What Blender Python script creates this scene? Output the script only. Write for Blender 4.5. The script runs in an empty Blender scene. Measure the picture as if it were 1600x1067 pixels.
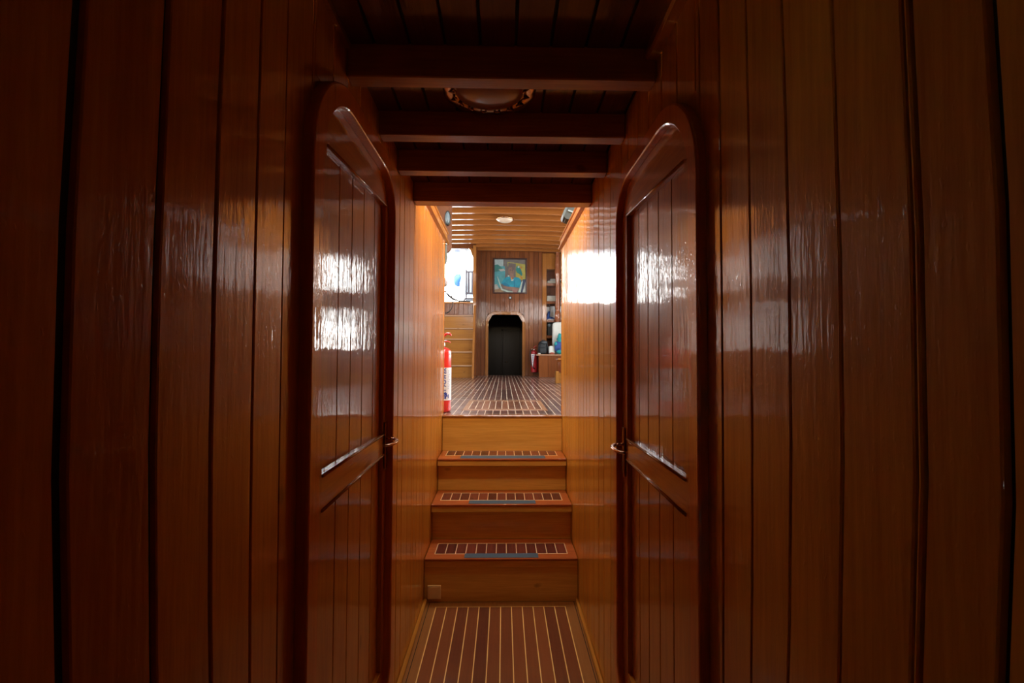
import bpy, math, random
from mathutils import Vector, Matrix, Euler
R = math.radians
PI = math.pi
random.seed(7)
S = bpy.context.scene
COL = S.collection

# ------------------------------------------------------------------ camera
E = 1.287                                   # eye height above the lower floor
cam_d = bpy.data.cameras.new('camera'); cam = bpy.data.objects.new('camera', cam_d); COL.objects.link(cam)
cam_d.sensor_width = 36; cam_d.lens = 36 * 700 / 1600; cam_d.clip_start = 0.02; cam_d.clip_end = 200
PITCH, YAW, ROLL = 1.555, 1.06, -0.25
M_ = Matrix.Rotation(R(-YAW), 4, 'Z') @ Matrix.Rotation(R(90 + PITCH), 4, 'X') @ Matrix.Rotation(R(-ROLL), 4, 'Z')
cam.matrix_world = Matrix.Translation((0, 0, E)) @ M_
S.camera = cam

# ------------------------------------------------------------------ world and exposure
W = bpy.data.worlds.new('world'); S.world = W; W.use_nodes = True
nt = W.node_tree; nt.nodes.clear()
wo = nt.nodes.new('ShaderNodeOutputWorld'); bg = nt.nodes.new('ShaderNodeBackground')
tc = nt.nodes.new('ShaderNodeTexCoord'); sx = nt.nodes.new('ShaderNodeSeparateXYZ'); rp = nt.nodes.new('ShaderNodeValToRGB')
nt.links.new(tc.outputs['Generated'], sx.inputs[0]); nt.links.new(sx.outputs['Z'], rp.inputs[0])
rp.color_ramp.elements[0].position = 0.0; rp.color_ramp.elements[0].color = (1.0, 0.97, 0.92, 1)
rp.color_ramp.elements[1].position = 0.6; rp.color_ramp.elements[1].color = (0.92, 0.96, 1.0, 1)
nt.links.new(rp.outputs[0], bg.inputs[0]); bg.inputs[1].default_value = 8.5
nt.links.new(bg.outputs[0], wo.inputs[0])
S.view_settings.view_transform = 'Standard'; S.view_settings.look = 'None'
S.view_settings.gamma = 1; S.view_settings.use_curve_mapping = False
S.view_settings.exposure = 1.0
S.cycles.max_bounces = 16; S.cycles.diffuse_bounces = 10; S.cycles.glossy_bounces = 10; S.cycles.caustics_reflective = True

def portal(x, y, z, w, h, rot):
    l = bpy.data.lights.new('window_portal', 'AREA'); l.shape = 'RECTANGLE'; l.size = w; l.size_y = h
    l.cycles.is_portal = True
    o = bpy.data.objects.new('window_portal', l); COL.objects.link(o); o.location = (x, y, z); o.rotation_euler = rot
    o['kind'] = 'helper'

# saloon dimensions
SX0, SX1, SY0, SY1 = -1.9, 1.65, 2.05, 8.4
SF = 0.872                                   # saloon floor
BY_ = 8.4
SC = E + 1.85                                # underside of saloon beams
WZ = {0: [(E + .88, E + 1.58)], 1: [(E + .04, E + .66), (E + .92, E + 1.42)]}      # pane heights on the two sides
WINS = [(3.5, 4.5), (4.85, 5.85), (6.2, 7.2)]
for (a, b) in WINS:
    for (p, q) in WZ[0]: portal(SX0 - .07, (a + b) / 2, (p + q) / 2, q - p, b - a, (0, R(-90), 0))
    for (p, q) in WZ[1]: portal(SX1 + .07, (a + b) / 2, (p + q) / 2, q - p, b - a, (0, R(90), 0))
OPX0, OPX1, OPZ0, OPZ1, OPY = -1.45, -0.555, E + .914, E + 1.88, 8.0
AFTW = [(-1.30, -.36), (.46, 1.40)]; AZ0, AZ1 = E + 1.10, E + 1.62     # two windows facing aft over the passage roof
SKY = (-.50, .50, 2.60, 3.35)             # open deck hatch in the saloon roof above the stairs
portal(0, (SKY[2] + SKY[3]) / 2, E + 2.09, SKY[1] - SKY[0], SKY[3] - SKY[2], (0, 0, 0))
for (a, b) in AFTW: portal((a + b) / 2, SY0 - .08, (AZ0 + AZ1) / 2, b - a, AZ1 - AZ0, (R(90), 0, 0))
portal((OPX0 + OPX1) / 2, OPY + .09, (OPZ0 + OPZ1) / 2, OPX1 - OPX0, OPZ1 - OPZ0, (R(-90), 0, 0))

# ------------------------------------------------------------------ mesh builder
class MB:
    def __init__(s): s.v = []; s.f = []; s.m = []; s.t = []; s.sm = []
    def add(s, vs, fs, mat=0, tone=None, smooth=False):
        n = len(s.v); s.v += [tuple(p) for p in vs]
        if tone is None: tone = random.random()
        for f in fs:
            s.f.append(tuple(i + n for i in f)); s.m.append(mat); s.t.append(tone); s.sm.append(smooth)
        return s
    def box(s, x0, x1, y0, y1, z0, z1, mat=0, tone=None, bev=0.0, mtx=None):
        if x0 > x1: x0, x1 = x1, x0
        if y0 > y1: y0, y1 = y1, y0
        if z0 > z1: z0, z1 = z1, z0
        b = min(bev, (x1 - x0) * .45, (y1 - y0) * .45, (z1 - z0) * .45)
        if b <= 0:
            vs = [(x, y, z) for z in (z0, z1) for y in (y0, y1) for x in (x0, x1)]
            fs = [(0, 2, 3, 1), (4, 5, 7, 6), (0, 1, 5, 4), (2, 6, 7, 3), (0, 4, 6, 2), (1, 3, 7, 5)]
        else:
            vs = []; idx = {}
            X = (x0, x1); Y = (y0, y1); Z = (z0, z1)
            for i in (0, 1):
                for j in (0, 1):
                    for k in (0, 1):
                        sx_, sy_, sz_ = (1 if i == 0 else -1), (1 if j == 0 else -1), (1 if k == 0 else -1)
                        for ax in range(3):
                            p = [X[i] + sx_ * b, Y[j] + sy_ * b, Z[k] + sz_ * b]
                            p[ax] = (X[i], Y[j], Z[k])[ax]
                            idx[(i, j, k, ax)] = len(vs); vs.append(tuple(p))
            fs = []
            for ax in range(3):
                for e in (0, 1):
                    q = []
                    for (u, w) in ((0, 0), (1, 0), (1, 1), (0, 1)):
                        c = [u, w]; c.insert(ax, e); q.append(idx[(c[0], c[1], c[2], ax)])
                    fs.append(tuple(q))
            for ax in range(3):            # edges along axis ax
                o1, o2 = [a for a in range(3) if a != ax]
                for e1 in (0, 1):
                    for e2 in (0, 1):
                        def C(t, w):
                            c = [0, 0, 0]; c[ax] = t; c[o1] = e1; c[o2] = e2; return idx[(c[0], c[1], c[2], w)]
                        fs.append((C(0, o1), C(1, o1), C(1, o2), C(0, o2)))
            for i in (0, 1):
                for j in (0, 1):
                    for k in (0, 1): fs.append((idx[(i, j, k, 0)], idx[(i, j, k, 1)], idx[(i, j, k, 2)]))
        if mtx: vs = [tuple(mtx @ Vector(p)) for p in vs]
        return s.add(vs, fs, mat, tone)
    def prism(s, poly, axis, a, b, mat=0, tone=None, smooth=False):
        """poly in the two other axes (in x,y,z order), extruded along axis from a to b"""
        n = len(poly); vs = []
        for e in (a, b):
            for p in poly:
                c = list(p); c.insert(axis, e); vs.append(tuple(c))
        fs = [tuple(range(n))[::-1], tuple(range(n, 2 * n))]
        for i in range(n): fs.append((i, (i + 1) % n, n + (i + 1) % n, n + i))
        return s.add(vs, fs, mat, tone, smooth)
    def loops(s, L, mat=0, tone=None, smooth=True, close=True, caps=False, ring=True):
        n = len(L[0]); vs = [p for l in L for p in l]; fs = []
        for i in range(len(L) - 1):
            for j in range(n if ring else n - 1):
                k = (j + 1) % n
                fs.append((i * n + j, i * n + k, (i + 1) * n + k, (i + 1) * n + j))
        if caps:
            fs.append(tuple(range(n))[::-1]); fs.append(tuple(range((len(L) - 1) * n, len(L) * n)))
        return s.add(vs, fs, mat, tone, smooth)
    def tube(s, pts, r, n=12, mat=0, tone=None, caps=True, flat=1.0):
        pts = [Vector(p) for p in pts]; L = []; up = None
        for i, p in enumerate(pts):
            d = (pts[min(i + 1, len(pts) - 1)] - pts[max(i - 1, 0)]).normalized()
            if up is None:
                up = Vector((0, 0, 1)) if abs(d.z) < .9 else Vector((1, 0, 0))
            a = d.cross(up).normalized(); b = a.cross(d).normalized(); up = b
            rr = r[i] if isinstance(r, (list, tuple)) else r
            L.append([tuple(p + a * math.cos(2 * PI * k / n) * rr + b * math.sin(2 * PI * k / n) * rr * flat) for k in range(n)])
        return s.loops(L, mat, tone, True, caps=caps)
    def lathe(s, prof, c=(0, 0, 0), n=32, mat=0, tone=None, sx=1, sy=1, wob=None, axis='z', caps=True):
        L = []
        for (r, z) in prof:
            l = []
            for k in range(n):
                a = 2 * PI * k / n; rr = r * (wob(a, r, z) if wob else 1)
                if axis == 'z': l.append((c[0] + rr * math.cos(a) * sx, c[1] + rr * math.sin(a) * sy, c[2] + z))
                elif axis == 'x': l.append((c[0] + z, c[1] + rr * math.cos(a) * sx, c[2] + rr * math.sin(a) * sy))
                else: l.append((c[0] + rr * math.cos(a) * sx, c[1] + z, c[2] + rr * math.sin(a) * sy))
            L.append(l)
        return s.loops(L, mat, tone, True, caps=caps)
    def blob(s, c, rad, n=20, m=12, mat=0, tone=None, p=1.0, noise=0.0, seed=1, mtx=None):
        rnd = random.Random(seed); ph = [(rnd.uniform(0, 6.3), rnd.uniform(0, 6.3), rnd.randint(2, 5), rnd.randint(2, 5)) for _ in range(4)]
        L = []
        for i in range(1, m):
            t = PI * i / m; l = []
            for k in range(n):
                a = 2 * PI * k / n
                d = [math.sin(t) * math.cos(a), math.sin(t) * math.sin(a), -math.cos(t)]
                q = [math.copysign(abs(u) ** p, u) for u in d]
                w = 1 + noise * sum(math.sin(A * a + B_) * math.sin(C_ * t + D) for (B_, D, A, C_) in ph)
                v = Vector((q[0] * rad[0] * w, q[1] * rad[1] * w, q[2] * rad[2] * w))
                if mtx: v = mtx @ v
                l.append(tuple(v + Vector(c)))
            L.append(l)
        return s.loops(L, mat, tone, True, caps=True)
    def build(s, name, mats, parent=None, loc=None):
        me = bpy.data.meshes.new(name); me.from_pydata(s.v, [], s.f)
        for m in (mats if isinstance(mats, (list, tuple)) else [mats]): me.materials.append(m)
        me.polygons.foreach_set('material_index', s.m); me.polygons.foreach_set('use_smooth', s.sm)
        at = me.attributes.new('tone', 'FLOAT', 'FACE'); at.data.foreach_set('value', s.t)
        import bmesh
        bm = bmesh.new(); bm.from_mesh(me); bmesh.ops.recalc_face_normals(bm, faces=bm.faces); bm.to_mesh(me); bm.free()
        o = bpy.data.objects.new(name, me); COL.objects.link(o)
        if parent is not None:
            o.parent = parent; o.matrix_parent_inverse = Matrix.Translation(parent.location).inverted()
        return o

def tag(o, label, cat, group=None, kind=None):
    o['label'] = label; o['category'] = cat
    if group: o['group'] = group
    if kind: o['kind'] = kind
    return o
def struct(o, label=None):
    o['kind'] = 'structure'
    if label: o['label'] = label
    return o
def thing(name, loc, label, cat, group=None, kind=None):
    o = bpy.data.objects.new(name, None); COL.objects.link(o); o.location = loc; o.empty_display_size = .05
    return tag(o, label, cat, group, kind)
def copy_tree(o, off, parent=None):
    c = o.copy(); COL.objects.link(c)
    if parent is None: c.location = Vector(o.location) + Vector(off)
    else: c.parent = parent
    for ch in list(o.children): copy_tree(ch, off, c)
    return c

# ------------------------------------------------------------------ materials
def new_mat(name):
    m = bpy.data.materials.new(name); m.use_nodes = True; n = m.node_tree
    return m, n, n.nodes['Principled BSDF']
def setin(b, **k):
    for a, v in k.items():
        a = a.replace('_', ' ')
        b.inputs[a].default_value = v
class NT:
    def __init__(s, n): s.n = n
    def node(s, t, **k):
        x = s.n.nodes.new(t)
        for a, v in k.items(): setattr(x, a, v)
        return x
    def link(s, a, b): s.n.links.new(a, b)
    def math(s, op, a, b=None, c=None):
        x = s.node('ShaderNodeMath', operation=op)
        for i, v in enumerate((a, b, c)):
            if v is None: continue
            if hasattr(v, 'links'): s.link(v, x.inputs[i])
            else: x.inputs[i].default_value = v
        return x.outputs[0]
    def mix(s, f, a, b, mode='MIX'):
        x = s.node('ShaderNodeMix', data_type='RGBA', blend_type=mode)
        for i, v in ((0, f), (6, a), (7, b)):
            if hasattr(v, 'links'): s.link(v, x.inputs[i])
            else: x.inputs[i].default_value = (v if i == 0 else (*v, 1))
        return x.outputs[2]
    def noise(s, vec, scale, detail=3, rough=.55):
        x = s.node('ShaderNodeTexNoise'); x.inputs['Scale'].default_value = scale; x.inputs['Detail'].default_value = detail
        x.inputs['Roughness'].default_value = rough; s.link(vec, x.inputs['Vector']); return x
    def map(s, vec, sc):
        x = s.node('ShaderNodeMapping'); x.inputs['Scale'].default_value = sc; s.link(vec, x.inputs['Vector']); return x.outputs[0]
    def ramp(s, f, a, b):
        x = s.node('ShaderNodeMapRange'); x.inputs['From Min'].default_value = a; x.inputs['From Max'].default_value = b
        s.link(f, x.inputs['Value']); return x.outputs[0]

def wood(name, light, dark, grain='z', coat=1.0, crough=0.03, rough=.38, bump=.35, tone=.35, ripple=1.0, ior=1.5):
    """lacquered wood: stretched grain, per-board tone, slight orange-peel in the varnish"""
    m, n, b = new_mat(name); k = NT(n)
    co = k.node('ShaderNodeTexCoord').outputs['Object']
    at = k.node('ShaderNodeAttribute', attribute_name='tone').outputs['Fac']
    cb = k.node('ShaderNodeCombineXYZ'); k.link(k.math('MULTIPLY', at, 7.3), cb.inputs[0]); k.link(k.math('MULTIPLY', at, 3.1), cb.inputs[1])
    k.link(k.math('MULTIPLY', at, 5.7), cb.inputs[2])
    va = k.node('ShaderNodeVectorMath', operation='ADD'); k.link(co, va.inputs[0]); k.link(cb.outputs[0], va.inputs[1])
    g = {'x': (.05, 1, 1), 'y': (1, .05, 1), 'z': (1, 1, .05)}[grain]
    mp = k.map(va.outputs[0], g)
    fine = k.noise(mp, 130, 4, .6).outputs['Fac']; broad = k.noise(mp, 22, 3, .5).outputs['Fac']
    f = k.math('ADD', k.math('MULTIPLY', k.ramp(fine, .3, .7), .40), k.math('MULTIPLY', k.ramp(broad, .3, .7), .35))
    f = k.math('ADD', f, k.math('MULTIPLY', k.math('SUBTRACT', at, .3), tone)); 
    cl = k.node('ShaderNodeClamp'); k.link(f, cl.inputs[0])
    kn = k.noise(k.map(va.outputs[0], tuple(.45 / .05 * q if q < 1 else 1 for q in g)), 17, 1).outputs['Fac']
    c = k.mix(cl.outputs[0], dark, light)
    c = k.mix(k.math('MULTIPLY', k.ramp(kn, .74, .80), .5), c, tuple(v * .3 for v in dark))
    k.link(c, b.inputs['Base Color'])
    setin(b, Roughness=rough, Coat_Weight=coat, Coat_Roughness=crough, Coat_IOR=ior, IOR=1.45, Specular_IOR_Level=.12)
    # varnish relief
    g2 = {'x': (.12, 1, 1), 'y': (1, .12, 1), 'z': (1, 1, .12)}[grain]
    n1 = k.noise(k.map(co, g2), 60, 3, .6).outputs['Fac']; n2 = k.noise(k.map(co, g2), 14, 2, .5).outputs['Fac']
    n3 = k.noise(co, 5, 1).outputs['Fac']
    pk = k.ramp(k.noise(k.map(co, tuple(.5 if q < 1 else 1 for q in g2)), 160, 1).outputs['Fac'], .66, .75)
    h = k.math('ADD', k.math('MULTIPLY', n1, .0022 * ripple), k.math('MULTIPLY', n2, .0022 * ripple))
    h = k.math('ADD', h, k.math('MULTIPLY', n3, .004 * ripple)); h = k.math('ADD', h, k.math('MULTIPLY', pk, .0003 * ripple))
    bp = k.node('ShaderNodeBump'); bp.inputs['Strength'].default_value = bump; bp.inputs['Distance'].default_value = 1
    k.link(h, bp.inputs['Height']); k.link(bp.outputs[0], b.inputs['Coat Normal']); k.link(bp.outputs[0], b.inputs['Normal'])
    return m

def plain(name, col, rough=.5, metal=0, coat=0, spec=None, var=.12, scale=20, bump=0, crough=.1):
    m, n, b = new_mat(name); k = NT(n)
    co = k.node('ShaderNodeTexCoord').outputs['Object']
    nz = k.noise(co, scale, 3).outputs['Fac']
    k.link(k.mix(nz, tuple(v * (1 - var) for v in col), tuple(min(1, v * (1 + var)) for v in col)), b.inputs['Base Color'])
    setin(b, Roughness=rough, Metallic=metal, Coat_Weight=coat, Coat_Roughness=crough)
    if bump:
        bp = k.node('ShaderNodeBump'); bp.inputs['Strength'].default_value = bump; bp.inputs['Distance'].default_value = .002
        k.link(nz, bp.inputs['Height']); k.link(bp.outputs[0], b.inputs['Normal'])
    return m

def inlay_floor(name, x0, pitch, line, ylines, xlim, ylim, c1, c2, border, seam, rough, crough, coat, groove_x=None, wear=0.0):
    """planks along Y between pale seams; cross seams at ylines; outside xlim/ylim plain border boards"""
    m, n, b = new_mat(name); k = NT(n)
    co = k.node('ShaderNodeTexCoord').outputs['Object']
    sp = k.node('ShaderNodeSeparateXYZ'); k.link(co, sp.inputs[0]); x, y = sp.outputs[0], sp.outputs[1]
    u = k.math('DIVIDE', k.math('SUBTRACT', x, x0), pitch); fl = k.math('FLOOR', u)
    fr = k.math('SUBTRACT', u, fl)
    d = k.math('MULTIPLY', k.math('MINIMUM', fr, k.math('SUBTRACT', 1, fr)), pitch)
    ln = k.math('LESS_THAN', d, line / 2)
    row = None
    for yl in ylines:
        ln = k.math('MAXIMUM', ln, k.math('LESS_THAN', k.math('ABSOLUTE', k.math('SUBTRACT', y, yl)), line * .6))
        st = k.math('GREATER_THAN', y, yl); row = st if row is None else k.math('ADD', row, st)
    cb = k.node('ShaderNodeCombineXYZ'); k.link(fl, cb.inputs[0])
    if row is not None: k.link(row, cb.inputs[1])
    wn = k.node('ShaderNodeTexWhiteNoise', noise_dimensions='3D'); k.link(cb.outputs[0], wn.inputs['Vector'])
    g = k.noise(k.map(co, (1, .06, 1)), 90, 3).outputs['Fac']
    f = k.math('ADD', k.math('MULTIPLY', wn.outputs['Value'], .65), k.math('MULTIPLY', g, .35))
    c = k.mix(f, c1, c2)
    c = k.mix(ln, c, seam)
    bd = k.mix(g, tuple(v * .75 for v in border), tuple(v * 1.2 for v in border))
    ins = k.math('MULTIPLY', k.math('GREATER_THAN', x, xlim[0] - line / 2), k.math('LESS_THAN', x, xlim[1] + line / 2))
    ins = k.math('MULTIPLY', ins, k.math('MULTIPLY', k.math('GREATER_THAN', y, ylim[0]), k.math('LESS_THAN', y, ylim[1])))
    c = k.mix(ins, bd, c)
    for gx in (groove_x or []):
        c = k.mix(k.math('LESS_THAN', k.math('ABSOLUTE', k.math('SUBTRACT', x, gx)), .0016), c, (.012, .006, .004))
    if wear:
        wv = k.ramp(k.noise(co, 3.2, 5, .65).outputs['Fac'], .45, .72)
        c = k.mix(k.math('MULTIPLY', wv, wear), c, (.16, .11, .09))
        k.link(k.math('ADD', k.math('MULTIPLY', wv, .25), rough), b.inputs['Roughness'])
    else: b.inputs['Roughness'].default_value = rough
    k.link(c, b.inputs['Base Color'])
    setin(b, Coat_Weight=coat, Coat_Roughness=crough, Specular_IOR_Level=.15)
    bp = k.node('ShaderNodeBump'); bp.inputs['Strength'].default_value = .3; bp.inputs['Distance'].default_value = .002
    k.link(k.noise(co, 25, 3).outputs['Fac'], bp.inputs['Height']); k.link(bp.outputs[0], b.inputs['Normal'])
    return m

M = {}
M['wall'] = wood('varnished_wall_boards', (0.74, 0.300, 0.030), (0.40, 0.12, 0.011), 'z')
M['wall_r'] = wood('varnished_wall_boards_starboard', (0.8, 0.37, 0.038), (0.43, 0.155, 0.014), 'z')
M['door'] = wood('varnished_door_wood', (0.68, 0.275, 0.028), (0.38, 0.115, 0.011), 'z', tone=.2)
M['frame'] = wood('varnished_door_surround', (.74,.235,.022), (.46,.115,.010), 'z', tone=.2)
M['doorx'] = wood('varnished_door_rail_wood', (0.7, 0.29, 0.028), (0.4, 0.125, 0.012), 'y', tone=.2)
M['groove'] = plain('groove_shadow_gap', (.010, .006, .005), .6)
M['beam'] = wood('varnished_beam', (0.54, 0.24, 0.045), (0.22, 0.075, 0.02), 'x', ripple=1.3, crough=.2, coat=.6)
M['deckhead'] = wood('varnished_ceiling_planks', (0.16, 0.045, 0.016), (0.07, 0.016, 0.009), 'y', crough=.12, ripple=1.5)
M['riser'] = wood('varnished_riser_pine', (0.84, 0.52, 0.13), (0.55, 0.28, 0.05), 'x', crough=.06, coat=.8, ripple=.5)
M['ladder'] = wood('varnished_ladder_wood', (.34, .15, .028), (.20, .075, .014), 'x', crough=.12, coat=.6)
M['tread'] = wood('varnished_tread_mahogany', (0.48, 0.125, 0.03), (0.28, 0.06, 0.014), 'x', crough=.05, coat=.9, ripple=.8)
M['cell'] = wood('dark_inlay_blocks', (.16, .035, .018), (.04, .010, .008), 'y', crough=.12, coat=.7, tone=.8)
M['seam'] = plain('pale_inlay_strip', (.72, .50, .26), .4, coat=.3)
M['strip'] = plain('grey_antislip_strip', (.045, .075, .10), .75, scale=300, bump=.4)
M['trim'] = wood('varnished_trim', (0.6, 0.26, 0.035), (0.32, 0.11, 0.015), 'y')
M['trimx'] = wood('varnished_trim_cross', (0.42, 0.17, 0.035), (0.24, 0.075, 0.012), 'x')
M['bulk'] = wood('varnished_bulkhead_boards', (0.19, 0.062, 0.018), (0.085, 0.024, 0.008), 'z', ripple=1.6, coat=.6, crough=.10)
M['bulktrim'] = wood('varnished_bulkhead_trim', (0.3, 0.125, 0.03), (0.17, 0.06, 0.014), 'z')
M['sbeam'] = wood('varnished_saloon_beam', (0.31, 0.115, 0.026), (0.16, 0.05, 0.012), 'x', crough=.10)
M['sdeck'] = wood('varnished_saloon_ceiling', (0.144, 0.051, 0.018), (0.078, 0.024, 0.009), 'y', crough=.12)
M['locker'] = wood('varnished_locker', (0.22, 0.068, 0.015), (0.11, 0.03, 0.008), 'z')
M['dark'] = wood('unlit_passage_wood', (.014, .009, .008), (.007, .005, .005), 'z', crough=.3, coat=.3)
M['brass'] = plain('worn_bronze', (.48, .27, .14), .22, metal=1, var=.25)
M['steel'] = plain('polished_steel', (.75, .72, .70), .15, metal=1)
M['red'] = plain('red_enamel', (.78, .035, .03), .25, coat=.8, var=.05)
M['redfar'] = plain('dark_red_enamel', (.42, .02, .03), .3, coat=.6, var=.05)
M['label'] = plain('white_label_paper', (.82, .84, .90), .45, var=.04)
M['blue'] = plain('blue_print', (.02, .06, .42), .5, var=.05)
M['black'] = plain('black_rubber', (.015, .015, .018), .5)
M['white'] = plain('white_fabric', (.50, .53, .50), .8, var=.06, bump=.2)
M['whitepl'] = plain('white_gloss_plastic', (.48, .52, .55), .35, var=.03)
M['greypl'] = plain('grey_plastic', (.12, .165, .19), .35, var=.08)
M['darkpl'] = plain('dark_green_black_plastic', (.012, .018, .017), .55)
M['teal'] = plain('teal_fabric', (.01, .22, .24), .8, var=.3, bump=.4)
M['navy'] = plain('navy_fabric', (.02, .06, .22), .8, var=.3, bump=.4)
M['pack'] = plain('black_pack_fabric', (.007, .010, .013), .7, var=.4, bump=.4)
M['paper'] = plain('book_pages', (.42, .41, .36), .8, var=.06)
M['book1'] = plain('pale_book_cover', (.30, .36, .38), .5); M['book2'] = plain('slate_book_cover', (.16, .24, .30), .5)
M['book3'] = plain('cream_book_cover', (.38, .36, .28), .5)
M['cover'] = plain('cream_cover_plate', (.80, .62, .32), .45)
M['deckw'] = plain('white_painted_deck', (.50, .53, .55), .5, var=.04)
M['chairw'] = plain('weathered_dark_teak', (.030, .022, .028), .6)
M['fender'] = plain('white_vinyl', (.22, .27, .29), .4, var=.04)
M['fblue'] = plain('blue_vinyl', (.01, .07, .45), .6, var=.05)
M['lampg'] = plain('opal_lamp_glass', (.45, .36, .28), .35, coat=.5)
M['awn'] = plain('pale_aqua_canvas', (.20, .42, .44), .7)

m_low = inlay_floor('lower_sole_planks', -.337, .0547, .0042, [2.316], (-.337, .3194), (-5, 2.316),
                    (.085, .022, .012), (.28, .085, .022), (.28, .11, .028), (.85, .52, .16), .35, .10, .8, groove_x=(-.376, .371))
m_up = inlay_floor('saloon_sole_blocks', -.2895, .0537, .0052, [3.09, 4.04, 5.23, 6.6], (-9, 9), (3.06, 99),
                   (.030, .012, .010), (.12, .042, .028), (.36, .15, .05), (.66, .52, .38), .32, .12, .5, wear=.28)
m_hatch = inlay_floor('hatch_blocks', -.26, .0497, .0055, [3.345, 3.90], (-.26, .2867), (3.345, 3.90),
                      (.05, .015, .010), (.25, .09, .035), (.30, .14, .06), (.70, .55, .40), .35, .12, .5, wear=.2)

# ------------------------------------------------------------------ corridor
AL, BR = .4067, .3933
def bow(y, z):
    """long boards next to the eye are sprung a little at head and foot"""
    t = (z - E) / (max(y, .2) * .762); t = max(-1.3, min(1.3, t))
    w = max(0, min(1, (.92 - y) / .35)); 
    if y < .28: w *= max(0, (y - .1) / .18)
    return y * (1 + (.015 if t > 0 else .026) * t * t * w)
ZS = 9
def boards(mb, sgn, wx, ys, z0f, z1f, gw=.004, gd=.007, thick=.03, gws=None, ch=.0015, tones=None):
    """vertical tongue-and-groove boards between successive ys, face at sgn*wx, real grooves between them"""
    for i in range(len(ys) - 1):
        a, b = ys[i], ys[i + 1]
        ga = (gws or {}).get(a, gw) / 2; gb = (gws or {}).get(b, gw) / 2
        a += ga; b -= gb
        z0, z1 = z0f((a + b) / 2), z1f((a + b) / 2)
        L = []; tl = random.uniform(-.0011, .0011) if b - a > .03 else 0
        near = a < .95
        seg = ZS if near else 1
        for q in range(seg + 1):
            z = z0 + (z1 - z0) * q / seg
            A, B = (bow(a, z), bow(b, z)) if near else (a, b)
            prof = [(wx + thick, A), (wx + ch + max(tl, 0), A), (wx + max(tl, 0), A + ch), (wx + max(-tl, 0), B - ch), (wx + ch + max(-tl, 0), B), (wx + thick, B)]
            L.append([(sgn * p[0], p[1], z) for p in prof])
        mb.loops(L, 0, (tones or {}).get(ys[i]), False, caps=True)
def roofz(y): return E + .794 - .035 * (y - 1.134)
LEFT = [-.80, -.70, -.60, -.50, -.40, -.30, -.20, -.10, .0, .10, .21, .315, .421, .530, .634, .736, .828, .94]
RIGHT = [-.80, -.70, -.60, -.50, -.40, -.30, -.20, -.10, .0, .09, .175, .257, .343, .4126, .4216, .5146, .6078, .704, .800, .885]
# door openings (y0, y1, z0, z1)
DL = (.953, 1.571, E - 1.17, E + .600); DR = (.903, 1.483, E - 1.10, E + .545)
def wall(name, sgn, wx, first, D, after, gws, zend, mat):
    mb = MB(); top = lambda y: roofz(y) if y < 2.05 else zend
    boards(mb, sgn, wx, first + [D[0]], lambda y: 0, top, gws=gws, tones={.421: -.5, .315: .1, .530: .2, .634: .8, .736: .9} if sgn < 0 else {.4216: .35, .257: .2})
    mid = [D[0]]; 
    while mid[-1] + .1 < D[1] - .03: mid.append(mid[-1] + .1)
    mid.append(D[1])
    boards(mb, sgn, wx, mid, lambda y: D[3], top); boards(mb, sgn, wx, mid, lambda y: 0, lambda y: D[2])
    boards(mb, sgn, wx, [D[1]] + after, lambda y: 0, top)
    # backing behind the boards closes the grooves
    for (a, b, c, d) in ((-.8, D[0], 0, E + .70), (D[1], 3.04, 0, E + .70), (D[0], D[1], 0, D[2]), (D[0], D[1], D[3], E + .70)):
        mb.box(sgn * (wx + .008), sgn * (wx + .12), a, b, c, d, 1)
    return struct(mb.build(name, [mat, M['groove']]))
lw_after = [1.741, 1.825, 1.923, 2.019, 2.05]; rw_after = [1.6486, 1.7535, 1.848, 1.9525, 2.047]
while lw_after[-1] < 2.95: lw_after.append(round(lw_after[-1] + .077, 4))
while rw_after[-1] < 2.95: rw_after.append(round(rw_after[-1] + .079, 4))
lw_after[-1] = 3.05; rw_after[-1] = 3.03
wall('wall_left', -1, AL, LEFT, DL, lw_after, {.421: .014, .530: .010, .634: .006, .736: .004, .828: .003}, E + .775, M['wall'])
wall('wall_right', 1, BR, RIGHT, DR, rw_after, {.343: .008, .4126: .005, .4216: .004, .5146: .005}, E + .735, M['wall_r'])
# aft end of the corridor behind the camera
mb = MB(); y = -.41
xs = [-.41 + .0915 * i for i in range(10)]
for i in range(9): mb.box(xs[i] + .002, xs[i + 1] - .002, -.84, -.80, 0, E + .9, 0, bev=.0015)
mb.box(-.41, .40, -.87, -.84, 0, E + .9, 1)
struct(mb.build('wall_back', [M['wall'], M['groove']]))

# lower floor
mb = MB(); mb.box(-AL - .05, BR + .05, -.85, 2.36, -.05, 0)
struct(mb.build('floor', m_low))
for nm, x0, x1, lab in (('baseboard_left', -AL, -AL + .018, None), ('baseboard_right', BR - .016, BR, None)):
    mb = MB(); mb.box(x0, x1, -.8, 2.355, 0, .022, bev=.004); struct(mb.build(nm, M['trim']))

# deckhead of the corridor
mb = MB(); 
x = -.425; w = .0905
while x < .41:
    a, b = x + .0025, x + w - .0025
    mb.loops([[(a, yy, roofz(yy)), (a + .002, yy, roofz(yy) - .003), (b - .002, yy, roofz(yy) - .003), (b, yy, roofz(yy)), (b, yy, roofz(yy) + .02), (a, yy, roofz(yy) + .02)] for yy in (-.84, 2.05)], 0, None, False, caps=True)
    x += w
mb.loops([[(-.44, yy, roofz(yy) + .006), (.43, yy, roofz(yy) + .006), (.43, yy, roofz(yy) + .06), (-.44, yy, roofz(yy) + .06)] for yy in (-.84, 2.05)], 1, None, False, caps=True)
struct(mb.build('ceiling', [M['deckhead'], M['groove']]))

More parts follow.
